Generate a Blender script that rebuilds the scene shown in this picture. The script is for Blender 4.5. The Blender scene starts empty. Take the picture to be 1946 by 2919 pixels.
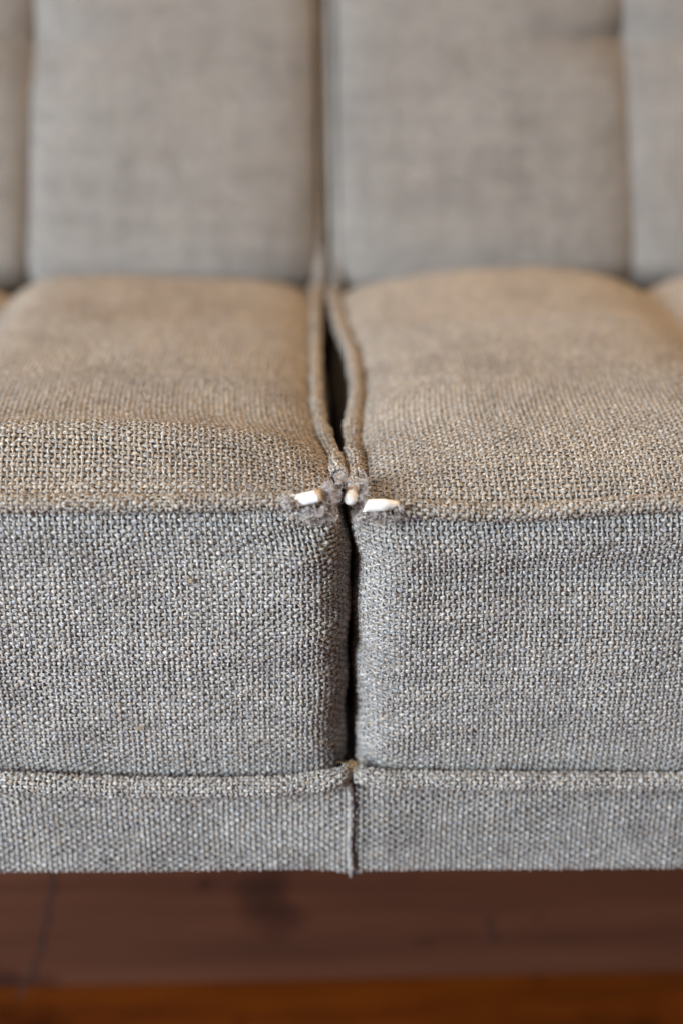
import bpy, math, random
import numpy as np
from mathutils import Vector, Matrix

S = bpy.context.scene
C = S.collection
E = 0.426            # height of the seat's front edge above the floor

# ------------------------------------------------------------------ camera
cam_d = bpy.data.cameras.new('camera')
cam = bpy.data.objects.new('camera', cam_d); C.objects.link(cam)
cam.location = (-.025, -.602, E + .243)
cam.rotation_euler = (math.radians(90 - 22), 0, -math.radians(1.97))
cam_d.sensor_fit = 'VERTICAL'; cam_d.sensor_height = 36; cam_d.sensor_width = 24
cam_d.lens = 50; cam_d.clip_start = .02; cam_d.clip_end = 60
cam_d.dof.use_dof = True
cam_d.dof.focus_distance = .666
cam_d.dof.aperture_fstop = 2.3
S.camera = cam

# ------------------------------------------------------------------ room light
w = bpy.data.worlds.new('World'); S.world = w; w.use_nodes = True
bg = w.node_tree.nodes['Background']
bg.inputs[0].default_value = (.84, .86, .92, 1); bg.inputs[1].default_value = .10

def area(name, loc, target, sx, sy, power, col):
    d = bpy.data.lights.new(name, 'AREA'); d.shape = 'RECTANGLE'
    d.size = sx; d.size_y = sy; d.energy = power; d.color = col
    o = bpy.data.objects.new(name, d); C.objects.link(o); o.location = loc
    o.rotation_euler = (Vector(target) - Vector(loc)).to_track_quat('-Z', 'Y').to_euler()
    return o
area('window_light', (-1.60, -1.22, .94), (0, .05, .38), .7, .9, 104, (.76, .87, 1.0))
area('ceiling_light', (.75, .15, 2.1), (.05, .15, .40), 1.2, 1.2, 35, (1.0, .70, .43))
S.view_settings.view_transform = 'Standard'; S.view_settings.look = 'None'
S.view_settings.exposure = 0; S.view_settings.gamma = 1

# ------------------------------------------------------------------ materials
def mat(name):
    m = bpy.data.materials.new(name); m.use_nodes = True
    nt = m.node_tree; b = nt.nodes['Principled BSDF']
    return m, nt, b
def N(nt, t, **k):
    n = nt.nodes.new(t)
    for a, v in k.items(): setattr(n, a, v)
    return n
def ramp(nt, stops, interp='LINEAR'):
    r = N(nt, 'ShaderNodeValToRGB'); cr = r.color_ramp; cr.interpolation = interp
    while len(cr.elements) < len(stops): cr.elements.new(.5)
    for e, (p, c) in zip(cr.elements, stops):
        e.position = p; e.color = (*c, 1)
    return r
def mathn(nt, op, a=None, b=None):
    n = N(nt, 'ShaderNodeMath', operation=op)
    for i, v in enumerate((a, b)):
        if v is None: continue
        if isinstance(v, (int, float)): n.inputs[i].default_value = v
        else: nt.links.new(v, n.inputs[i])
    return n.outputs[0]
def noise(nt, vec, scale, detail=2, rough=.5):
    n = N(nt, 'ShaderNodeTexNoise'); n.inputs['Scale'].default_value = scale
    n.inputs['Detail'].default_value = detail; n.inputs['Roughness'].default_value = rough
    nt.links.new(vec, n.inputs['Vector']); return n.outputs['Fac']

def wool(name, gain=1.06, sheen=.10, tint=(1, 1, 1)):
    """melange wool yarn: u = mm along the yarn, v = round it (each yarn with its own offset)"""
    m, nt, b = mat(name); L = nt.links
    uv = N(nt, 'ShaderNodeUVMap').outputs[0]
    sep = N(nt, 'ShaderNodeSeparateXYZ'); L.new(uv, sep.inputs[0])
    u, v = sep.outputs[0], sep.outputs[1]
    def vec(a, c):
        k = N(nt, 'ShaderNodeCombineXYZ'); L.new(a, k.inputs[0]); L.new(c, k.inputs[1]); return k.outputs[0]
    tw = mathn(nt, 'ADD', mathn(nt, 'MULTIPLY', v, 2.2), mathn(nt, 'MULTIPLY', u, .9))
    f1 = noise(nt, vec(mathn(nt, 'MULTIPLY', u, .45), tw), 1.0, 3, .6)
    f2 = noise(nt, vec(mathn(nt, 'MULTIPLY', u, .5), mathn(nt, 'MULTIPLY', tw, 1.9)), 1.7, 2, .6)
    fine = mathn(nt, 'ADD', mathn(nt, 'MULTIPLY', f1, .6), mathn(nt, 'MULTIPLY', f2, .4))
    rmp = ramp(nt, [(.35, (.026, .028, .040)), (.43, (.110, .098, .086)), (.48, (.26, .240, .215)),
                    (.54, (.46, .44, .405)), (.60, (.64, .62, .585)), (.70, (.80, .79, .76))])
    # batches of lighter and darker fibre, a few millimetres long
    tone = noise(nt, vec(mathn(nt, 'MULTIPLY', u, .34), mathn(nt, 'MULTIPLY', v, 1.7)), 1.0, 3, .65)
    tmap = N(nt, 'ShaderNodeMapRange'); tmap.inputs[1].default_value = .34; tmap.inputs[2].default_value = .66
    tmap.inputs[3].default_value = -.042; tmap.inputs[4].default_value = .042
    L.new(tone, tmap.inputs[0]); shade = mathn(nt, 'ADD', fine, tmap.outputs[0]); L.new(shade, rmp.inputs[0])
    # slow drift of tone along a yarn (brown, blue-grey, straw batches of fibre)
    hue = noise(nt, vec(mathn(nt, 'MULTIPLY', u, .22), mathn(nt, 'MULTIPLY', v, .9)), 1.3, 2, .5)
    hr = ramp(nt, [(.30, (.70, .78, .93)), (.44, (.97, .98, 1.0)), (.55, (1.02, .98, .92)), (.66, (1.03, .88, .74)), (.84, (1.1, .72, .34))])
    L.new(hue, hr.inputs[0])
    mx = N(nt, 'ShaderNodeMix', data_type='RGBA', blend_type='MULTIPLY'); mx.inputs[0].default_value = 1
    L.new(rmp.outputs[0], mx.inputs[6]); L.new(hr.outputs[0], mx.inputs[7])
    # handled-cloth soiling in soft blotches, in the cloth itself
    tc = N(nt, 'ShaderNodeTexCoord').outputs['Object']
    def streak(sc, seed):
        mp = N(nt, 'ShaderNodeMapping'); mp.inputs['Scale'].default_value = sc; mp.inputs['Location'].default_value = (seed, 0, 0)
        L.new(tc, mp.inputs[0]); return noise(nt, mp.outputs[0], 1, 3, .6)
    bl = mathn(nt, 'ADD', mathn(nt, 'MULTIPLY', noise(nt, tc, 19, 3, .6), .40),
               mathn(nt, 'ADD', mathn(nt, 'MULTIPLY', streak((16, 16, 85), 3), .30), mathn(nt, 'MULTIPLY', streak((95, 30, 14), 7), .30)))
    br = ramp(nt, [(p_, tuple(c_ * gain * q_ for c_, q_ in zip(cc, tint))) for p_, cc in
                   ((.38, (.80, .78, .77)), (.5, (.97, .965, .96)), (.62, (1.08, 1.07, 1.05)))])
    L.new(bl, br.inputs[0])
    m2 = N(nt, 'ShaderNodeMix', data_type='RGBA', blend_type='MULTIPLY'); m2.inputs[0].default_value = 1
    L.new(mx.outputs[2], m2.inputs[6]); L.new(br.outputs[0], m2.inputs[7])
    L.new(m2.outputs[2], b.inputs['Base Color'])
    b.inputs['Roughness'].default_value = .85
    b.inputs['Specular IOR Level'].default_value = .25
    b.inputs['Sheen Weight'].default_value = sheen; b.inputs['Sheen Roughness'].default_value = .4
    bp = N(nt, 'ShaderNodeBump'); bp.inputs['Strength'].default_value = .5; bp.inputs['Distance'].default_value = .0003
    L.new(fine, bp.inputs['Height']); L.new(bp.outputs[0], b.inputs['Normal'])
    return m
M_wool = wool('melange_wool')
M_seat = wool('seat_melange_wool', gain=1.0, tint=(1.0, .940, .865))      # seat tops, front and side pipings: browner tint of the wool
M_rest = wool('back_melange_wool', gain=.92, tint=(1.0, .955, .915))  # back cushions: the same wool in a darker, warmer tint

def ground_cloth():
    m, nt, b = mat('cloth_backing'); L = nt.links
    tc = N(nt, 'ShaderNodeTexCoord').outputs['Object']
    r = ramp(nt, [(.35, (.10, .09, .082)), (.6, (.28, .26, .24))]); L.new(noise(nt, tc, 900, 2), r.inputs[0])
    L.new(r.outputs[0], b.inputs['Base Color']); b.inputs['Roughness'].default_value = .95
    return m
M_back = ground_cloth()

def cord_mat(name, c0, c1, rough=.55):
    m, nt, b = mat(name); L = nt.links
    tc = N(nt, 'ShaderNodeTexCoord').outputs['Object']
    r = ramp(nt, [(.35, c0), (.6, c1)]); L.new(noise(nt, tc, 420, 4, .6), r.inputs[0])
    L.new(r.outputs[0], b.inputs['Base Color']); b.inputs['Roughness'].default_value = rough; b.inputs['Specular IOR Level'].default_value = .15
    bp = N(nt, 'ShaderNodeBump'); bp.inputs['Strength'].default_value = .25; bp.inputs['Distance'].default_value = .0003
    L.new(noise(nt, tc, 1500, 3), bp.inputs['Height']); L.new(bp.outputs[0], b.inputs['Normal'])
    b.inputs['Subsurface Weight'].default_value = .15; b.inputs['Subsurface Radius'].default_value = (.002, .0015, .001)
    return m
M_cord = cord_mat('white_piping_cord', (.82, .79, .71), (.90, .88, .82))
M_cut = cord_mat('grubby_cord_cut', (.30, .19, .11), (.52, .38, .25), .8)

def fibre_mat(name, stops):
    m, nt, b = mat(name); L = nt.links
    uv = N(nt, 'ShaderNodeUVMap').outputs[0]
    r = ramp(nt, stops); L.new(noise(nt, uv, 1.0, 1), r.inputs[0])
    L.new(r.outputs[0], b.inputs['Base Color']); b.inputs['Roughness'].default_value = .6
    b.inputs['Sheen Weight'].default_value = .3
    return m
M_fibre = fibre_mat('loose_wool_fibre', [(.30, (.05, .04, .035)), (.40, (.22, .17, .145)), (.50, (.54, .46, .41)), (.62, (.82, .76, .71))])
M_lint = fibre_mat('straw_coloured_lint', [(.35, (.30, .15, .04)), (.6, (.62, .42, .17))])

def wood(name, stops, rough, scale=(2.0, 30, 30), spots=True):
    m, nt, b = mat(name); L = nt.links
    tc = N(nt, 'ShaderNodeTexCoord').outputs['Object']
    mp = N(nt, 'ShaderNodeMapping'); mp.inputs['Scale'].default_value = scale; L.new(tc, mp.inputs[0])
    r = ramp(nt, stops); L.new(noise(nt, mp.outputs[0], 1.0, 5, .6), r.inputs[0])
    col = r.outputs[0]
    if spots:
        for sc, lo, hi, d in ((11, .60, .72, (.45, .42, .42)), (24, .64, .74, (.55, .5, .5))):
            s = ramp(nt, [(lo, (1, 1, 1)), (hi, d)]); L.new(noise(nt, tc, sc, 2, .5), s.inputs[0])
            mx = N(nt, 'ShaderNodeMix', data_type='RGBA', blend_type='MULTIPLY'); mx.inputs[0].default_value = 1
            L.new(col, mx.inputs[6]); L.new(s.outputs[0], mx.inputs[7]); col = mx.outputs[2]
    L.new(col, b.inputs['Base Color']); b.inputs['Roughness'].default_value = rough; b.inputs['Specular IOR Level'].default_value = .15
    bp = N(nt, 'ShaderNodeBump'); bp.inputs['Strength'].default_value = .2; bp.inputs['Distance'].default_value = .001
    L.new(noise(nt, mp.outputs[0], 3.0, 4), bp.inputs['Height']); L.new(bp.outputs[0], b.inputs['Normal'])
    return m
M_plinth = wood('worn_red_brown_wood', [(.3, (.044, .0150, .0075)), (.5, (.073, .024, .0115)), (.7, (.100, .035, .017))], .7)
M_floor = wood('orange_stained_floorboards', [(.3, (.07, .013, .0015)), (.5, (.145, .029, .002)), (.7, (.22, .050, .003))], .5, (3, 14, 14))
M_crack = wood('dark_crack_filler', [(.3, (.028, .016, .012)), (.7, (.05, .026, .018))], .7, spots=False)

# ------------------------------------------------------------------ mesh helpers
def make_mesh(name, V, Q, mt, parent=None, UV=None, kind=None, smooth=True, T=None):
    """V (n,3), Q (m,4) quads (and T (k,3) triangles)"""
    me = bpy.data.meshes.new(name)
    V = np.ascontiguousarray(V, np.float32)
    Q = np.asarray(Q, np.int32).reshape(-1, 4)
    li = Q.ravel(); starts = np.arange(len(Q), dtype=np.int32) * 4; tot = np.full(len(Q), 4, np.int32)
    if T is not None and len(T):
        T = np.asarray(T, np.int32).reshape(-1, 3)
        starts = np.concatenate([starts, len(li) + np.arange(len(T), dtype=np.int32) * 3]); tot = np.concatenate([tot, np.full(len(T), 3, np.int32)])
        li = np.concatenate([li, T.ravel()])
    me.vertices.add(len(V)); me.vertices.foreach_set('co', V.ravel())
    me.loops.add(len(li)); me.loops.foreach_set('vertex_index', li.astype(np.int32))
    me.polygons.add(len(starts)); me.polygons.foreach_set('loop_start', starts.astype(np.int32))
    try: me.polygons.foreach_set('loop_total', tot)
    except Exception: pass
    if UV is not None:
        l = me.uv_layers.new(name='UVMap'); l.data.foreach_set('uv', np.ascontiguousarray(np.asarray(UV, np.float32)[li]).ravel())
    me.polygons.foreach_set('use_smooth', np.full(len(starts), smooth))
    me.update(calc_edges=True); me.materials.append(mt)
    o = bpy.data.objects.new(name, me); C.objects.link(o)
    if parent is not None: o.parent = parent
    if kind: o['kind'] = kind
    return o
def grid_quads(a, b, off=0):
    i = np.arange((a) * (b)).reshape(a, b) + off
    return np.stack([i[:-1, :-1], i[1:, :-1], i[1:, 1:], i[:-1, 1:]], -1).reshape(-1, 4)
def thing(name, label, cat, loc=(0, 0, 0), group=None):
    o = bpy.data.objects.new(name, None); C.objects.link(o); o.location = loc
    o.empty_display_size = .05; o['label'] = label; o['category'] = cat
    if group: o['group'] = group
    return o

_rng = np.random.RandomState(7)
def smooth_noise(seed, n=7, lo=.6, hi=1.6):
    r = np.random.RandomState(seed)
    k = r.uniform(lo, hi, n); a = r.uniform(0, 2 * np.pi, n); ph = r.uniform(0, 2 * np.pi, n)
    kx, ky = k * np.cos(a), k * np.sin(a)
    def f(x, y):
        s = 0
        for i in range(n): s = s + np.sin(kx[i] * x + ky[i] * y + ph[i])
        return s / n * 1.5
    return f
def interp(xs, ys):
    xs = np.array(xs, float); ys = np.array(ys, float)
    def f(x):     # linear interpolation smoothed over its neighbourhood
        x = np.asarray(x, float); h = (xs[-1] - xs[0]) / 45
        return sum(np.interp(x + d * h, xs, ys) * w_ for d, w_ in ((-1.5, .12), (-.75, .22), (0, .32), (.75, .22), (1.5, .12)))
    return f
def normal(P, u, v, sign, e=.0006):
    a = P(u + e, v) - P(u - e, v); b = P(u, v + e) - P(u, v - e)
    n = np.cross(a, b); n /= np.linalg.norm(n, axis=-1, keepdims=True) + 1e-12
    a /= np.linalg.norm(a, axis=-1, keepdims=True) + 1e-12; b /= np.linalg.norm(b, axis=-1, keepdims=True) + 1e-12
    return n * sign, a, b

PU, PV = .00265, .0019        # spacing of the upright and of the cross yarns
YR = .00084                   # yarn half width
def panel(P, ur, vr, sign, parent, name, du=.004, dv=.004, label=None, drop=.0006):
    nu = max(3, int((ur[1] - ur[0]) / du)); nv = max(3, int((vr[1] - vr[0]) / dv))
    U, V = np.meshgrid(np.linspace(*ur, nu), np.linspace(*vr, nv), indexing='ij')
    n, _, _ = normal(P, U, V, sign)
    X = P(U, V) - n * drop
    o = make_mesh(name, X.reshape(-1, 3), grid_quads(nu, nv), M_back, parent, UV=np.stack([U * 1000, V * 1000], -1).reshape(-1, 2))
    if label: o['label'] = label
    return o
def weave(P, ur, vr, sign, parent, seed=1, k=4, ns=4, pu=PU, pv=PV, material=None, mask=None, amp=.00032, swap=False, jit=1.0, phase=0):
    """plain weave on the surface P(u, v): every warp and weft yarn a bent half tube of its own"""
    r = np.random.RandomState(seed)
    j1, j2, j3, j4, j5 = [smooth_noise(seed * 10 + q, 8, .5, 2.2) for q in range(5)]
    Vs, Qs, UVs = [], [], []; off = 0
    nu = int(round((ur[1] - ur[0]) / pu)); nv = int(round((vr[1] - vr[0]) / pv))
    th = np.radians(np.linspace(-22, 202, ns + 1))
    for kind in (0, 1):
        na, nb = (nu, nv) if kind == 0 else (nv, nu)
        pa, pb = (pu, pv) if kind == 0 else (pv, pu)
        a0, b0 = (ur[0], vr[0]) if kind == 0 else (vr[0], ur[0])
        A = a0 + (np.arange(na) + .5) * pa
        t = np.arange(nb * k + 1) / k                       # in crossings
        B = b0 + (t + .5) * pb - .5 * pb
        AA, TT = np.meshgrid(np.arange(na), t, indexing='ij')
        a = np.broadcast_to(A[:, None], AA.shape).copy(); b_ = np.broadcast_to(B[None, :], AA.shape).copy()
        # slow drift of the rows, slubs, per-crossing unevenness
        a += j5(a * 90 + kind * 40, b_ * 90) * .00075 * jit
        ca = AA * 1.0; cb = TT
        wob = (j1 if kind == 0 else j2)(ca * .9, cb * .8) * .17 * jit + r.normal(0, .06, (na, 1)) * jit
        a += wob * pa
        cw = np.cos(np.pi * (TT - .5) + np.pi * (AA + phase))
        if kind == 1: cw = -np.cos(np.pi * (TT - .5) + np.pi * (AA + phase))
        shp = np.sign(cw) * np.abs(cw) ** .75
        bump = r.normal(0, 1, (na, nb + 2)); bi = np.clip(np.floor(TT).astype(int), 0, nb + 1)
        loc = np.take_along_axis(bump, bi, 1)
        win = np.sin(np.pi * (TT - np.floor(TT))) ** 2
        h = shp * amp * (.85 if kind == 0 else 1.45) + loc * win * .00010 * jit
        thick = 1 + .20 * (j3 if kind == 0 else j4)(ca * .7 + 50, cb * .8) * jit + loc * win * .15 * jit + r.normal(0, .08, (na, 1))
        over = .5 + .5 * shp
        wid = YR * thick * (.62 + .40 * over) * (.80 if kind == 0 else 1.22)
        hei = YR * .74 * thick * (.72 + .28 * over)
        lat = r.normal(0, 1, (na, nb + 2)); a += np.take_along_axis(lat, bi, 1) * win * .10 * pa * jit
        # the cross yarn bulges between the uprights; end-to-end sway
        uu, vv = (a, b_) if kind == 0 else (b_, a)
        n, tu, tv = normal(P, uu, vv, sign)
        across = tu if kind == 0 else tv
        X0 = P(uu, vv) + n * h[..., None]
        X = X0[:, :, None, :] + across[:, :, None, :] * (wid[..., None, None] * np.cos(th)[None, None, :, None]) \
            + n[:, :, None, :] * (hei[..., None, None] * np.sin(th)[None, None, :, None])
        m_, n_, s_ = X.shape[:3]
        idx = np.arange(m_ * n_ * s_).reshape(m_, n_, s_) + off
        q = np.stack([idx[:, :-1, :-1], idx[:, 1:, :-1], idx[:, 1:, 1:], idx[:, :-1, 1:]], -1)
        if mask is not None:
            keep = mask(uu[:, :-1], vv[:, :-1]) & mask(uu[:, 1:], vv[:, 1:])
            q = q[keep]
        Qs.append(q.reshape(-1, 4)); Vs.append(X.reshape(-1, 3))
        Uc = np.broadcast_to((b_ * 1000)[..., None], X.shape[:3]) + r.uniform(0, 90, (na, 1, 1))
        Vc = np.broadcast_to((th / np.pi * 2.3)[None, None, :], X.shape[:3]) + (np.arange(na) * 7.31)[:, None, None] + kind * 371
        UVs.append(np.stack([Uc, Vc], -1).reshape(-1, 2)); off += m_ * n_ * s_
    return make_mesh('woven_yarn', np.concatenate(Vs), np.concatenate(Qs), material or M_wool, parent, UV=np.concatenate(UVs), kind='stuff')

def tube(path, rad, name, mt, parent, seg=12, cap=True, squash=None, cap_mat=None):
    """path (n,3), rad scalar or (n,)"""
    path = np.asarray(path, float); n = len(path); rad = np.broadcast_to(np.asarray(rad, float), (n,))
    t = np.gradient(path, axis=0); t /= np.linalg.norm(t, axis=1, keepdims=True)
    ref = np.array([0, 0, 1.0]) if abs(t[0][2]) < .9 else np.array([1.0, 0, 0])
    a = np.cross(t, ref); a /= np.linalg.norm(a, axis=1, keepdims=True); b = np.cross(a, t)
    th = np.linspace(0, 2 * np.pi, seg, endpoint=False)
    X = path[:, None] + rad[:, None, None] * (a[:, None] * np.cos(th)[None, :, None] + b[:, None] * np.sin(th)[None, :, None])
    i = np.arange(n * seg).reshape(n, seg)
    q = np.stack([i[:-1], i[1:], np.roll(i[1:], -1, 1), np.roll(i[:-1], -1, 1)], -1).reshape(-1, 4)
    V = X.reshape(-1, 3); T = []
    if cap:
        V = np.vstack([V, path[:1], path[-1:]]); c0, c1 = n * seg, n * seg + 1
        for j in range(seg):
            T.append((c0, i[0, j], i[0, (j + 1) % seg])); T.append((c1, i[-1, (j + 1) % seg], i[-1, j]))
    return make_mesh(name, V, q, mt, parent, UV=V[:, :2] * 1000, T=T)

# surface of a tube as P(u along, v round it)
def piping_surface(cx, cy, cz, r, axis='x'):
    """axis x: u = x, centre (u, cy(u), cz(u)); axis y: u = y, centre (cx(u), u, cz(u)); v = arc length, 0 at the top, growing towards -y / +x"""
    def P(u, v):
        a = v / r
        if axis == 'x': return np.stack([u, cy(u) - r * np.sin(a), cz(u) + r * np.cos(a)], -1)
        return np.stack([cx(u) + r * np.sin(a), u, cz(u) + r * np.cos(a)], -1)
    return P
def smoothstep(x, a, b):
    t = np.clip((x - a) / (b - a), 0, 1); return t * t * (3 - 2 * t)

# ------------------------------------------------------------------ seat cushions
# everything below in metres from the middle of the seat's front edge
EDGE = np.array([0, 0, E])
W = .221                                    # half width of one tufted square pair
RP = .0035                                  # piping radius
zs = [-.16, -.139, -.119, -.109, -.080, -.065, -.054, -.043, -.029, -.018, -.007, .001, .02]
gx = [.0006, .0008, .0010, .0006, .0012, .0010, .0018, .0020, .0020, .0004, -.0024, -.0022, -.002]
gw = [.0022, .0024, .0029, .0027, .0020, .0018, .0017, .0016, .0017, .0020, .0027, .0036, .0038]   # half width of the gap
gl = interp(zs, np.array(gx) - np.array(gw)); gr = interp(zs, np.array(gx) + np.array(gw))
front_z = {-1: interp([-.35, -.158, -.119, -.080, -.031, -.012, 0], [.004, .0066, .0058, .0057, .0060, .0050, .004]),
           1: interp([0, .022, .045, .068, .090, .108, .152, .35], [.003, .0022, 0, -.0012, -.0006, .0008, .0032, .001])}
low_z = {-1: interp([-.35, -.171, -.108, -.044, -.022, 0], [-.134, -.1373, -.1419, -.1433, -.1415, -.1390]),
         1: interp([0, .01, .042, .10, .165, .35], [-.1392, -.1405, -.1420, -.1438, -.1455, -.146])}
side_x = {-1: interp([0, .012, .026, .037, .046, .058, .076, .098, .125, .157, .229, .354, .42],
                     [-.0036, -.0038, -.0044, -.0052, -.0062, -.0087, -.0112, -.0126, -.0134, -.0133, -.0124, -.0100, -.009]),
          1: interp([0, .018, .041, .058, .075, .092, .109, .137, .160, .191, .228, .270, .353, .42],
                    [.0042, .0036, .0032, .0028, .0030, .0040, .0058, .0086, .0094, .0093, .0090, .0050, .0024, .002])}
n_top = {-1: smooth_noise(11, 9, 20, 75), 1: smooth_noise(23, 9, 20, 75)}
n_front = {-1: smooth_noise(31, 9, 25, 90), 1: smooth_noise(47, 9, 25, 90)}

def side_z(s, y):
    return .0035 + (.0085 if s < 0 else .0075) * (1 - np.exp(-y / .035))
def top_P(s):
    nz = n_top[s]
    def P(u, v):
        y = v; x = s * u + side_x[s](y) + s * .0026       # u = distance from the side piping
        a = np.clip(u, 0, None)
        F = 1 - np.exp(-np.clip(y, 0, None) / .021)
        side = 1 - np.exp(-a / .014); wide = 1 - np.exp(-a / .06)
        dW = np.abs(np.abs(x) - W)
        crease = np.exp(-(dW / (.017 if s < 0 else .024)) ** 1.3) * smoothstep(y, .02, .2)
        edge = front_z[s](x) * (1 - F) + side_z(s, y) * F
        h = edge + F * (.0075 * side + (.0085 if s < 0 else .0105) * wide) - crease * .016
        if s < 0: h = h + .0150 * np.exp(-((y - .035 - .05 * (x + .1)) / .0185) ** 2) * wide * F - .0030 * np.exp(-((y - .095) / .03) ** 2) * wide
        else: h = h - .001 * smoothstep(y, .1, .2) + .0045 * smoothstep(y, .2, .36) * np.exp(-((x - .13) / .07) ** 2)
        h = h + .0011 * nz(x, y) * F * side
        h = h - .050 * np.exp(-np.clip(.408 - y, 0, 1) / .010)
        h = h - .0022 * (1 - smoothstep(y, 0, .004)) - .0022 * np.exp(-a / .0028) * F
        return np.stack([x, y, h], -1) + EDGE
    return P
# plan of the boxing's rounded corner: the turn eases in and out
CL = .034; CU = np.linspace(0, CL, 400)
_ph = smoothstep(CU, -.004, CL) * np.pi / 2; _ph = (_ph - _ph[0]) / (_ph[-1] - _ph[0]) * np.pi / 2
_du = CU[1] - CU[0]
CPX = np.concatenate([[0], np.cumsum(np.sin(_ph[:-1]) * _du)]); CPY = np.concatenate([[0], np.cumsum(-np.cos(_ph[:-1]) * _du)]); CPY -= CPY[-1]
def boxing_P(s):
    nz = n_front[s]; edge = gl if s < 0 else gr
    def P(u, v):
        # u < 0: along the side; 0..L: round the corner; > L: along the front.  v = height
        z = v
        px = np.where(u < 0, 0, np.where(u > CL, CPX[-1] + (u - CL), np.interp(u, CU, CPX)))
        py = np.where(u < 0, CPY[0] - u, np.where(u > CL, 0, np.interp(u, CU, CPY)))
        x0 = edge(z) * np.exp(-px / .06)
        x = s * px + x0 + .0007 * np.sin(z * 170 + s) * np.exp(-px / .02) * smoothstep(z, -.135, -.12)
        zt = front_z[s](x); zb = low_z[s](x)
        d = zt - z; e = z - zb
        bul = (1 - np.exp(-np.clip(d, 0, 1) / .0055)) * (1 - np.exp(-np.clip(e, 0, 1) / .008))
        fr = smoothstep(u, 0, CL + .006)
        y = py - .0050 * bul * fr * 1.25 + .0050 - .0030 * np.sin(np.clip(d / .14, 0, 1) * np.pi) * fr
        wr = .0009 * nz(x, z * 1.3)
        if s > 0:      # pulled folds fanning out of the torn corner
            wr = wr - .0024 * np.exp(-((z + .034 - .05 * (x - .05)) / .0115) ** 2) * smoothstep(x, .012, .05)
            wr = wr + .0012 * np.exp(-((z + .020 - .03 * (x - .05)) / .008) ** 2) * smoothstep(x, .0, .03)
            wr = wr - .0012 * np.exp(-((z + .063 + .10 * (x - .02)) / .006) ** 2) * np.exp(-((x - .02) / .03) ** 2)
            wr = wr - .0010 * np.exp(-((z + .100 + .18 * (x - .02)) / .005) ** 2) * np.exp(-((x - .015) / .02) ** 2)
        else:
            wr = wr - .0019 * np.exp(-((z + .010 - .28 * (x + .02)) / .0052) ** 2) * np.exp(-((x + .022) / .028) ** 2)
            wr = wr + .0013 * np.exp(-((z + .024 - .12 * (x + .02)) / .007) ** 2) * np.exp(-((x + .03) / .04) ** 2)
            wr = wr - .0009 * np.exp(-((z + .085 - .10 * (x + .05)) / .010) ** 2)
        # gathers where the cloth is sewn to the pipings
        gat = np.sin(x * 520 + 2.2 * nz(x * 3, z)) * .5 + np.sin(x * 830 + 1.3) * .35 + nz(x * 6, z * 2) * .8
        wr = wr * 1.7 + .00042 * gat * (np.exp(-np.clip(d, 0, 1) / .010) + .8 * np.exp(-np.clip(e, 0, 1) / .007))
        wr = wr + .0023 * np.sin((z - .25 * s * (x - .03 * s)) * 300 + 2 * nz(x, z)) * np.exp(-(np.abs(x) / .028) ** 2)
        y = y - wr * fr
        if s > 0: y = y - .0026 * np.exp(-px / .04) * fr      # this cushion sits a touch further forward
        return np.stack([x, y, z], -1) + EDGE
    return P
def side_P(s):
    def P(u, v):        # the side of the cushion down in the gap; u = y
        z = v
        zt = side_z(s, u)
        x = side_x[s](u) + (-s) * .0075 * smoothstep(u, .04, .11) * (1 - smoothstep(u, .26, .36)) * smoothstep(zt - z, .002, .045) + s * .0002
        k = smoothstep(u, .010, .035)
        x = x * k + (gl if s < 0 else gr)(z) * (1 - k)
        return np.stack([x, u, z], -1) + EDGE
    return P

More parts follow.
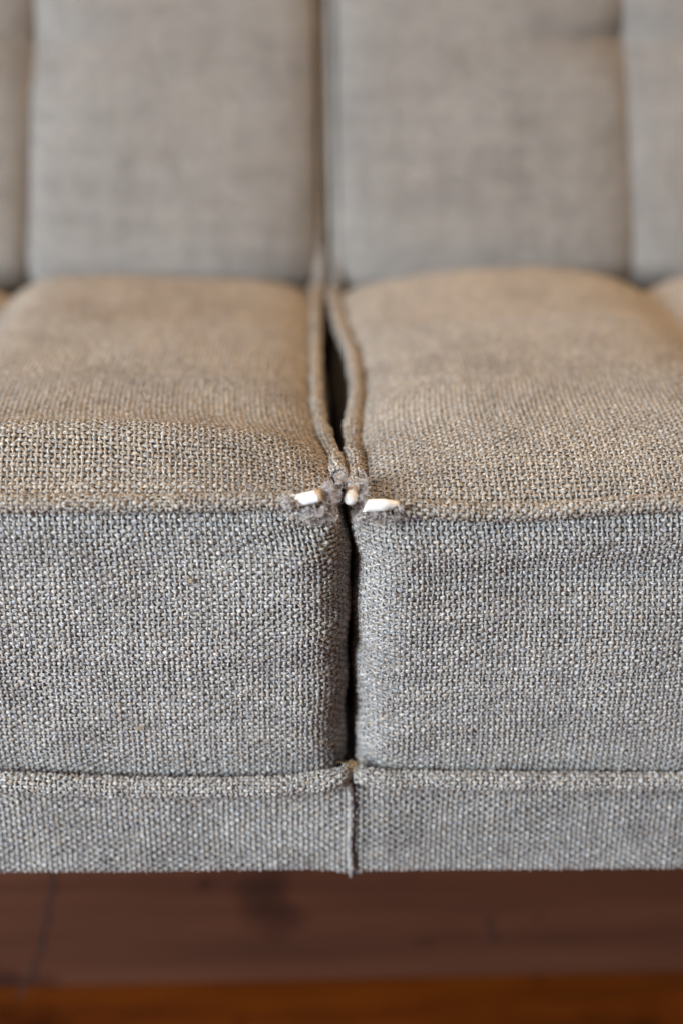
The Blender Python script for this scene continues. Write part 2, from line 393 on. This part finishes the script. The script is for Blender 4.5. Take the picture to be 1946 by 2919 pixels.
seat_labels = {-1: 'left seat cushion in grey wool, torn piping baring white cord with a brown end',
               1: 'right seat cushion in grey wool, torn corner baring two stubs of white cord'}
cushions = {}
for s in (-1, 1):
    c = thing('seat_cushion', seat_labels[s], 'seat cushion', group='seat cushions side by side on the sofa')
    cushions[s] = c
    P = top_P(s); sg = s
    tp = panel(P, (0, .33), (.0005, .425), sg, c, 'top_panel')
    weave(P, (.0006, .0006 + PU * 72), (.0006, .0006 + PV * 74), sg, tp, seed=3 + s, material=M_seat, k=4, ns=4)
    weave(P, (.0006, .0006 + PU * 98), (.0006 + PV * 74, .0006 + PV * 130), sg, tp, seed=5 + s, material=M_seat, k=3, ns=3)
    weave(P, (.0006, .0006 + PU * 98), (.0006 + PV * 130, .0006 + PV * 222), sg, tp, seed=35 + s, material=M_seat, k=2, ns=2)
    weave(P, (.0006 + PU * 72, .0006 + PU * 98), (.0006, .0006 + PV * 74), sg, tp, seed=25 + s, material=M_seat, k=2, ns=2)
    P = boxing_P(s); sb = s
    zr = (-.1415, .0040) if s < 0 else (-.1440, .0010)
    bx = panel(P, (-.012, .30), zr, sb, c, 'front_boxing')
    n_ = int((zr[1] - zr[0]) / PV)
    def msk(u, v, s=s):
        x = boxing_P(s)(u, v)[..., 0]; return (v > low_z[s](x) - .001) & (v < front_z[s](x) + .0005)
    weave(P, (-.012, -.012 + PU * 82), (zr[0], zr[0] + PV * n_), sb, bx, seed=8 + s, k=4, ns=4, mask=msk)
    P = side_P(s)
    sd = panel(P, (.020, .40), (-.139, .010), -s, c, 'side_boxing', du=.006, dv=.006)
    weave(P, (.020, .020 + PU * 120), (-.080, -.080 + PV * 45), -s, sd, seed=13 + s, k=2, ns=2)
    # piping: front top edge
    x_end = -.0265 if s < 0 else .0195
    fz = front_z[s]
    lo, hi = (-.29, x_end) if s < 0 else (x_end, .29)
    cy = lambda u: np.full_like(u, -.0018)
    PP = piping_surface(None, cy, fz, RP)
    xs = np.linspace(lo, hi, 120)
    fp = tube(np.stack([xs, np.full_like(xs, -.0018), fz(xs)], -1) + EDGE, RP - .0007, 'front_piping', M_back, c)
    PP2 = lambda u, v, PP=PP: PP(u, v) + EDGE
    wl = PU * 66
    ur = (hi - wl, hi) if s < 0 else (lo, lo + wl)
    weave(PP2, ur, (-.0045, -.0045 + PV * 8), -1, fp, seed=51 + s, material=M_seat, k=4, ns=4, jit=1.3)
    ur = (hi - PU * 98, hi - wl) if s < 0 else (lo + wl, lo + PU * 98)
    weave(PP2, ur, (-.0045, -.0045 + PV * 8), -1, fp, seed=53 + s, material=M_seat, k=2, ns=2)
    # piping: low edge
    lz = low_z[s]; lo, hi = (-.29, -.0012) if s < 0 else (.0016, .29)
    ycl = -.0046 if s < 0 else -.0034
    RL = .0047 if s < 0 else .0042
    def cyl(u, ycl=ycl, s=s): return ycl + .0065 * np.exp(-np.abs(u) / .0055) + .0006 * np.sin(u * 210) * np.exp(-np.abs(u) / .05)
    PP = piping_surface(None, cyl, lz, RL)
    xs = np.linspace(lo, hi, 120)
    rr = np.full(120, RL - .0007)
    lp = tube(np.stack([xs, cyl(xs), lz(xs)], -1) + EDGE, rr, 'lower_piping', M_back, c)
    PP2 = lambda u, v, PP=PP: PP(u, v) + EDGE
    ur = (hi - wl - PU * 8, hi) if s < 0 else (lo, lo + wl + PU * 8)
    weave(PP2, ur, (-.0014, -.0014 + PV * 8), -1, lp, seed=61 + s, k=4, ns=4, jit=1.3)
    # end of the low piping, folded back into the gap
    # piping: along the gap
    RS = .0035
    y0 = .0235 if s < 0 else .0130
    cz = lambda u, s=s: side_z(s, u) - .0004 + .0006 * np.sin(u * 140 + 2 * s)
    def cxf(u, s=s): return side_x[s](u) + .00035 * np.sin(u * 190 + s) * smoothstep(u, .02, .05) + .0003 * np.sin(u * 330)* smoothstep(u, .02, .05)
    PP = piping_surface(cxf, None, cz, RS, 'y')
    ys = np.linspace(y0, .40, 140)
    sp = tube(np.stack([cxf(ys), ys, cz(ys)], -1) + EDGE, RS - .0007, 'side_piping', M_back, c)
    PP2 = lambda u, v, PP=PP: PP(u, v) + EDGE
    v0 = -PV * 4
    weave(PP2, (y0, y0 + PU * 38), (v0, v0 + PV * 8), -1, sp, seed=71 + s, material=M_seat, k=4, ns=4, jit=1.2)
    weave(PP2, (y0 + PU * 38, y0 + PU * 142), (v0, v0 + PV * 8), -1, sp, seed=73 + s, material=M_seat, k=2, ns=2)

# ------------------------------------------------------------------ exposed cord and frayed wool
def cord(path, rad, parent, label, seg=20, taper=None):
    path = np.asarray(path, float) + EDGE; n = 14
    t = np.linspace(0, 1, n); k = np.linspace(0, 1, len(path))
    p = np.stack([np.interp(t, k, path[:, i]) for i in range(3)], -1)
    o = tube(p, rad if taper is None else rad * np.interp(t, *taper), 'piping_cord', M_cord, parent, seg=seg)
    o['label'] = label
    return o, p
cl, pl = cord([(-.0310, -.0022, .0056), (-.0215, -.0058, .0084), (-.0140, -.0064, .0104)], .0029, cushions[-1],
              'white cord laid bare by the worn front piping')
# brown cut face and grubby end band of the left cord
def sleeve(p0, p1, r, parent, name, mt, label=None):
    p0 = np.array(p0) + EDGE; p1 = np.array(p1) + EDGE
    pts = np.linspace(p0, p1, 5)
    o = tube(pts, r, name, mt, parent, seg=20)
    if label: o['label'] = label
    return o
sleeve((-.0160, -.0061, .0099), (-.0132, -.0065, .0106), .00298, cushions[-1], 'cord_end', M_cut, 'grubby brown cut end of the white cord')
cr, pr = cord([(.0064, -.0062, .0050), (.0135, -.0064, .0054), (.0212, -.0046, .0048)], .0028, cushions[1],
              'white cord laid bare by the worn front piping', taper=([0, .6, 1], [1, 1, .55]))
# slant cut: shear the first rings
me = cr.data
for v_ in me.vertices:
    dx = v_.co.x - .0064
    if dx < .003: v_.co.x += (v_.co.z - E - .0050) * .55
cm_, pm = cord([(.0014, .0100, .0076), (.0006, .0030, .0078), (-.0002, -.0030, .0070), (-.0003, -.0046, .0052)], .0028, cushions[1],
               'rounded white stub of cord from the side piping', taper=([0, .75, .92, 1], [1, 1, .8, .35]))
sleeve((.0008, .0050, .0079), (.0003, .0006, .0076), .00292, cushions[1], 'cord_end', M_cut)
sleeve((-.0045, .0260, .0077), (-.0041, .0198, .0074), .0024, cushions[-1], 'cord_end', M_cut, 'brown cord end deep inside the torn side piping')

def fibres(regions, parent, name='frayed_fibre', mt=None, seed=3, bundle=1, spread=.00032):
    """regions: (n, centre, spread, length, radius, curl) curly loose fibres"""
    r = np.random.RandomState(seed); Vs, Qs, UVs = [], [], []; off = 0
    for n, cen, spr, ln, rad, curl in regions:
        cen = np.array(cen) + EDGE; spr = np.array(spr)
        m = 13
        st = cen + r.normal(0, 1, (n, 3)) * spr
        d = r.normal(0, 1, (n, 3)) * [1, .55, .8]; d /= np.linalg.norm(d, axis=1, keepdims=True)
        turn = r.normal(0, 1, (n, 3)) * curl
        L = ln * r.uniform(.5, 1.4, n)
        if bundle > 1:      # wisps: fibres that run together
            st, d, turn = [np.repeat(q_, bundle, 0) for q_ in (st, d, turn)]; L = np.repeat(L, bundle); n = n * bundle
            st = st + r.normal(0, spread, (n, 3)); d = d + r.normal(0, .12, (n, 3)); turn = turn + r.normal(0, .12, (n, 3)); L = L * r.uniform(.8, 1.15, n)
        p = [st]; dd = d.copy()
        for i in range(m - 1):
            dd = dd + np.cross(turn, dd) * (1.0 / m) * 4 + r.normal(0, .10, (n, 3)); dd /= np.linalg.norm(dd, axis=1, keepdims=True)
            # stay with the clump
            q = p[-1] + dd * (L / m)[:, None]; q = q + (cen - q) * .035
            p.append(q)
        p = np.stack(p, 1)                     # n, m, 3
        t = np.gradient(p, axis=1); t /= np.linalg.norm(t, axis=2, keepdims=True) + 1e-9
        ref = np.array([.3, .2, .93]); a = np.cross(t, ref); a /= np.linalg.norm(a, axis=2, keepdims=True) + 1e-9; b = np.cross(a, t)
        rr = rad * r.uniform(.7, 1.4, (n, 1)) * np.concatenate([np.ones(m - 2), [.8, .4]])[None]
        th = np.array([0, 2.094, 4.189])
        X = p[:, :, None] + rr[:, :, None, None] * (a[:, :, None] * np.cos(th)[None, None, :, None] + b[:, :, None] * np.sin(th)[None, None, :, None])
        i = np.arange(n * m * 3).reshape(n, m, 3) + off
        q = np.stack([i[:, :-1], i[:, 1:], np.roll(i[:, 1:], -1, 2), np.roll(i[:, :-1], -1, 2)], -1).reshape(-1, 4)
        Vs.append(X.reshape(-1, 3)); Qs.append(q); off += n * m * 3
        uv = np.broadcast_to((r.uniform(0, 400, (n, 1, 1))), (n, m, 3)).ravel()
        UVs.append(np.stack([uv, np.broadcast_to((np.arange(m) * .08)[None, :, None], (n, m, 3)).ravel()], -1))
    return make_mesh(name, np.concatenate(Vs), np.concatenate(Qs), mt or M_fibre, parent, UV=np.concatenate(UVs), kind='stuff')
def c3(px, py, y=-.005):   # only a shorthand for laying clumps on the front face: x and height in fifths of a millimetre
    return ((px - 805) * .0002, y, (1154 - py) * .0002 + .006)
fr = .00010
fibres([(46, c3(716, 1178, -.0082), (.0042, .0020, .0014), .009, fr, 1.1),
        (40, c3(742, 1184, -.0070), (.0020, .0022, .0022), .010, fr, 1.3),
        (30, c3(664, 1146, -.0088), (.0010, .0006, .0020), .005, fr, .8),
        (34, c3(756, 1128, -.003), (.0024, .0022, .0010), .008, fr, 1.1),
        (22, c3(780, 1116, .008), (.0018, .0026, .0012), .006, fr, 1.1),
        (12, (-.0042, .0225, .0105), (.0022, .0016, .0008), .005, fr, 1.0),
        (20, c3(765, 1128, -.006), (.0040, .003, .002), .013, .00006, .6)], cushions[-1], seed=5)
fibres([(20, c3(842, 1144, -.0030), (.0010, .0016, .0024), .007, fr, 1.1),
        (20, c3(866, 1186, -.0080), (.0042, .0018, .0012), .009, fr, 1.1),
        (24, c3(912, 1172, -.0064), (.0016, .0012, .0014), .006, fr, .9),
        (26, c3(828, 1182, -.0060), (.0016, .0016, .0016), .007, fr, 1.1),
        (16, c3(812, 1126, -.006), (.0025, .002, .0015), .015, .00006, .8)], cushions[1], seed=9)
# wisps of carded wool pulled out of the torn edges
wf = .00006
fibres([(7, c3(716, 1172, -.0078), (.0036, .0008, .0008), .009, wf, .9),
        (9, c3(742, 1172, -.0068), (.0016, .0012, .0020), .010, wf, 1.1),
        (6, c3(757, 1126, -.004), (.0022, .0020, .0008), .009, wf, 1.0),
        (4, c3(785, 1112, .006), (.0014, .0016, .0010), .007, wf, 1.0),
        (4, c3(664, 1146, -.0088), (.0006, .0004, .0018), .006, wf, .6)], cushions[-1], name='wool_wisp', seed=31, bundle=26)
fibres([(4, c3(866, 1186, -.0080), (.0042, .0008, .0007), .009, wf, .8),
        (4, c3(842, 1150, -.0030), (.0006, .0010, .0022), .008, wf, .9),
        (5, c3(826, 1178, -.0062), (.0014, .0010, .0012), .008, wf, 1.1),
        (4, c3(912, 1166, -.0072), (.0010, .0006, .0010), .007, wf, .8),
        (3, c3(836, 1118, .002), (.0012, .0016, .0010), .008, wf, 1.0)], cushions[1], name='wool_wisp', seed=33, bundle=26)
# frayed thicker strands (broken yarns)
fibres([(22, c3(726, 1178, -.0074), (.0046, .0010, .0013), .009, .00028, .35),
        (12, c3(760, 1128, -.001), (.0024, .0026, .0012), .008, .00028, .4),
        (6, (-.0040, .0215, .0100), (.0022, .0012, .0022), .006, .00030, .4),
        (12, c3(664, 1146, -.0088), (.0008, .0005, .0026), .006, .00032, .3),
        (10, c3(700, 1136, -.006), (.0050, .0006, .0007), .006, .00026, .3)], cushions[-1], name='broken_yarn', mt=M_wool, seed=15)
fibres([(20, c3(868, 1184, -.0074), (.0048, .0008, .0009), .008, .00027, .35),
        (8, c3(842, 1146, -.003), (.0010, .0012, .0026), .007, .00028, .4),
        (12, c3(914, 1166, -.0072), (.0012, .0006, .0018), .006, .00030, .3),
        (10, c3(822, 1118, .006), (.0016, .0030, .0010), .007, .00028, .4)], cushions[1], name='broken_yarn', mt=M_wool, seed=16)
for px_, py_ in ((437, 1308), (300, 1630)):      # stray straw coloured fibres in the weave
    x_ = (px_ - 805) * .0002; z_ = .006 - (py_ - 1154) * .00024
    fibres([(26, (x_, -.0062, z_), (.0005, .0004, .0004), .002, .00009, 1.0)], cushions[-1], name='stray_lint', mt=M_lint, seed=px_)
# fine nap standing off the cloth of both cushions
def nap(s):
    r = np.random.RandomState(90 + s); reg = []
    P = boxing_P(s); n = 900
    u = r.uniform(0, .17, n); v = r.uniform(-.138, .004, n); X = P(u, v) - EDGE
    return X + np.array([0, -.0011, 0])
def nap_mesh(pts, parent, seed, ln=.0022, rad=.00003):
    r = np.random.RandomState(seed); n = len(pts); m = 6
    d = r.normal(0, 1, (n, 3)) * [1, .35, 1]; d[:, 1] -= .25; d /= np.linalg.norm(d, axis=1, keepdims=True)
    turn = r.normal(0, .7, (n, 3)); p = [pts + EDGE]
    for i in range(m - 1):
        d = d + np.cross(turn, d) * .4; d /= np.linalg.norm(d, axis=1, keepdims=True)
        p.append(p[-1] + d * (ln / m) * r.uniform(.6, 1.6, (n, 1)))
    p = np.stack(p, 1); t = np.gradient(p, axis=1); t /= np.linalg.norm(t, axis=2, keepdims=True)
    a = np.cross(t, [.3, .9, .2]); a /= np.linalg.norm(a, axis=2, keepdims=True); b = np.cross(a, t)
    th = np.array([0, 2.094, 4.189])
    X = p[:, :, None] + rad * (a[:, :, None] * np.cos(th)[None, None, :, None] + b[:, :, None] * np.sin(th)[None, None, :, None])
    i = np.arange(n * m * 3).reshape(n, m, 3)
    q = np.stack([i[:, :-1], i[:, 1:], np.roll(i[:, 1:], -1, 2), np.roll(i[:, :-1], -1, 2)], -1).reshape(-1, 4)
    uv = np.repeat(r.uniform(0, 400, n), m * 3)
    make_mesh('loose_nap', X.reshape(-1, 3), q, M_fibre, parent, UV=np.stack([uv, uv * 0], -1), kind='stuff')
for s in (-1, 1):
    P = boxing_P(s); r = np.random.RandomState(90 + s); n = 3600
    u = r.uniform(-.004, .17, n) ** 1.0; v = r.uniform(-.138, .002, n)
    nap_mesh(P(u, v) - EDGE + np.array([0, -.0009, 0]), cushions[s], 91 + s)
    P = top_P(s); u = r.uniform(0, .17, n // 2); v = r.uniform(0, .07, n // 2)
    nap_mesh(P(u, v) - EDGE + np.array([0, 0, .0009]), cushions[s], 95 + s)

lint = fibres([(90, (.0004, -.0002, -.1350), (.0022, .0016, .0009), .006, .00006, .8)], None, 'straw_lint', M_lint, seed=21)
lint['label'] = 'tuft of straw coloured lint caught at the bottom of the gap'; lint['category'] = 'lint'; del lint['kind']

# ------------------------------------------------------------------ sofa base
base = thing('sofa_base', 'grey wool covered sofa rail under the cushions with a recessed red-brown wooden plinth', 'sofa base', (0, 0, 0))
ZB = -.2006
n_rail = {-1: smooth_noise(61, 8, 15, 60), 1: smooth_noise(67, 8, 15, 60)}
def rail_P(s):
    nz = n_rail[s]; Rb = .0035
    def P(u, v):      # u = x, v = distance down the face from z = -.132, then round under the edge
        x = u; dx = np.abs(x - .0015)
        zb = ZB - (.0008 * s) * np.sign(1) + (-.0026 * np.exp(-(dx / .009) ** 1.3)) - (.012 * x)
        face = (-.1425) - zb - Rb
        over = np.clip(v - face, 0, None); a = np.clip(over / Rb, 0, np.pi / 2)
        rest = np.clip(over - Rb * np.pi / 2, 0, None)
        z = np.where(v < face, -.1425 - v, zb + Rb * (1 - np.sin(a)))
        y = Rb * (1 - np.cos(a)) + rest + .0040
        y = y - .0006 * nz(x, z)
        if s > 0: y = y + .0012 * np.exp(-((dx - .008) / .007) ** 2)
        else: y = y - .0008 * np.exp(-(dx / .012) ** 2)
        return np.stack([x, y, z], -1) + EDGE
    return P
for s in (-1, 1):
    P = rail_P(s)
    ur = (-.32, .0012) if s < 0 else (.0018, .32)
    rl = panel(P, ur, (0, .070), -1, base, 'rail_cover', dv=.002)
    wr_ = (.0012 - PU * 72, .0012) if s < 0 else (.0018, .0018 + PU * 72)
    weave(P, wr_, (.0005, .0005 + PV * 34), -1, rl, seed=81 + s, k=4, ns=4, amp=.00048, phase=0)
    # visible stitched fold where both covers meet
ridge = []
zz = np.linspace(-.146, ZB - .0030, 40)
pth = np.stack([np.full_like(zz, .0003) + .0004 * np.sin(zz * 180), +.0033 + 0 * zz, zz], -1) + EDGE
rg = tube(pth, .0009, 'seam_fold', M_back, base, seg=10)
RG = .0011
def ridge_P(u, v):
    a = v / RG
    z = -.146 - u; x = .0003 + .0004 * np.sin(z * 180)
    return np.stack([x + RG * np.sin(a), +.0033 - RG * np.cos(a), z], -1) + EDGE
weave(ridge_P, (0, PU * 20), (-.0021, -.0021 + .0011 * 4), 1, rg, seed=88, k=3, ns=3, pv=.0011, amp=.00018)

def box(name, lo, hi, mt, parent, bev=.002, label=None):
    import bmesh
    bm = bmesh.new(); bmesh.ops.create_cube(bm, size=1)
    for v_ in bm.verts:
        v_.co = Vector([lo[i] + (v_.co[i] + .5) * (hi[i] - lo[i]) for i in range(3)])
    bmesh.ops.bevel(bm, geom=bm.edges[:], offset=bev, segments=2, affect='EDGES')
    me = bpy.data.meshes.new(name); bm.to_mesh(me); bm.free(); me.materials.append(mt)
    o = bpy.data.objects.new(name, me); C.objects.link(o); o.parent = parent
    if label: o['label'] = label
    return o
box('seat_deck', (-.34, .010, E - .193), (.34, .52, E - .1475), M_back, base)
box('back_frame', (-.36, .585, .06), (.36, .62, E + .30), M_back, base)
PY = .170
box('plinth', (-.50, PY, .014), (.50, PY + .022, E - .194), M_plinth, base, bev=.003, label='worn red-brown wooden plinth board')
# dark crack running down the plinth at the left
def crack(pts, name, parent):
    pts = np.array(pts); n = 40; t = np.linspace(0, 1, n); k = np.linspace(0, 1, len(pts))
    p = np.stack([np.interp(t, k, pts[:, i]) for i in range(2)], -1)
    p[:, 0] += .0012 * np.sin(t * 40)
    wd = .0014 * (.7 + .4 * np.sin(t * 23) ** 2)
    V = np.concatenate([np.stack([p[:, 0] - wd, np.full(n, PY - .0006), p[:, 1]], -1), np.stack([p[:, 0] + wd, np.full(n, PY - .0006), p[:, 1]], -1)])
    i = np.arange(n - 1); q = np.stack([i, i + n, i + n + 1, i + 1], -1)
    return make_mesh(name, V, q, M_crack, parent)
crack([(-.180, .16), (-.1872, .094), (-.1938, .063), (-.2017, .035), (-.2138, .0106), (-.216, .006)], 'dark_crack', base)
crack([(.0985, .066), (.0999, .058), (.1036, .0447)], 'dark_crack', base)

# ------------------------------------------------------------------ back cushions
n_back = {-1: smooth_noise(101, 9, 14, 55), 1: smooth_noise(107, 9, 14, 55)}
WB = .213; ZF = .176
BX = {-1: -.0060, 1: .0058}
def back_P(s):
    nz = n_back[s]
    def P(u, v):       # u = distance from the middle gap, v = height above the seat edge
        x = s * u + BX[s] + s * .002; z = v
        y0 = .400 + .45 * (z - .03)
        a = np.clip(u, 0, None)
        side = 1 - np.exp(-a / .013)
        wb = (WB - .0067 * z / .17) if s < 0 else (WB + .005 - .0035 * z / .17)
        dW = np.abs(np.abs(x) - wb); cr = np.exp(-dW / .009)
        dF = np.abs(z - ZF); cf = np.exp(-(dF / .012) ** 1.4) * (.05 + .95 * np.exp(-(dW / .07) ** 2))
        pill = side * .010 + .011 * (1 - np.exp(-dW / .045)) * (1 - .75 * np.exp(-a / .05)) - cr * (.009 if s < 0 else .006) - cf * (.007 if s > 0 else .004) - .005 * np.exp(-(dW ** 2 + dF ** 2) / .022 ** 2)
        low = np.exp(-np.clip(z - .005, 0, 1) / .020) * .028
        y = y0 - pill + .0 + low + .0014 * nz(x * 1.0, z) 
        return np.stack([x, y, z], -1) + EDGE
    return P
back_labels = {-1: 'blurred left back cushion standing behind the left seat cushion', 1: 'blurred right back cushion standing behind the right seat cushion'}
for s in (-1, 1):
    c = thing('back_cushion', back_labels[s], 'back cushion', group='back cushions leaning side by side')
    P = back_P(s)
    fp = panel(P, (0, .34), (-.145, .32), -s * -1, c, 'front_panel')
    weave(P, (.0004, .0004 + PU * 112), (-.020, -.020 + PV * 150), s, fp, seed=111 + s, material=M_rest, k=2, ns=2, amp=.0005)
    # back and side closing surface
    def backside(u, v, s=s): 
        X = back_P(s)(u * 0 + .0 + u, v); X[..., 1] = .400 + EDGE[1] + .45 * (v - .03) + .11; return X
    panel(backside, (0, .34), (-.145, .32), s, c, 'rear_panel', du=.05, dv=.05)
    def sidewall(u, v, s=s):
        y0 = .400 + .45 * (v - .03)
        return np.stack([np.full_like(u, BX[s] + s * .0018), y0 + .004 + u, v], -1) + EDGE
    panel(sidewall, (0, .11), (-.145, .32), s, c, 'side_boxing', du=.02, dv=.02)
    R_ = .0036
    def bp(u, v, s=s):
        a = v / R_; z = u
        return np.stack([BX[s] - s * .0008 + R_ * np.sin(a) + .0012 * np.sin(z * 22 + s), .4070 + .45 * (z - .03) - R_ * np.cos(a), z], -1) + EDGE
    zz = np.linspace(-.04, .30, 60)
    pp = tube(np.stack([np.full_like(zz, BX[s] - s * .0008) + .0012 * np.sin(zz * 22 + s), .4070 + .45 * (zz - .03), zz], -1) + EDGE, R_ - .0007, 'side_piping', M_back, c)
    weave(bp, (-.03, -.03 + PU * 120), (-PV * 3, PV * 3), -1, pp, seed=121 + s, material=M_rest, k=2, ns=2)

# ------------------------------------------------------------------ floor
fl = make_mesh('floor', np.array([(-3, -3, 0), (3, -3, 0), (3, 3, 0), (-3, 3, 0)]), [(0, 1, 2, 3)], M_floor)
fl['kind'] = 'structure'
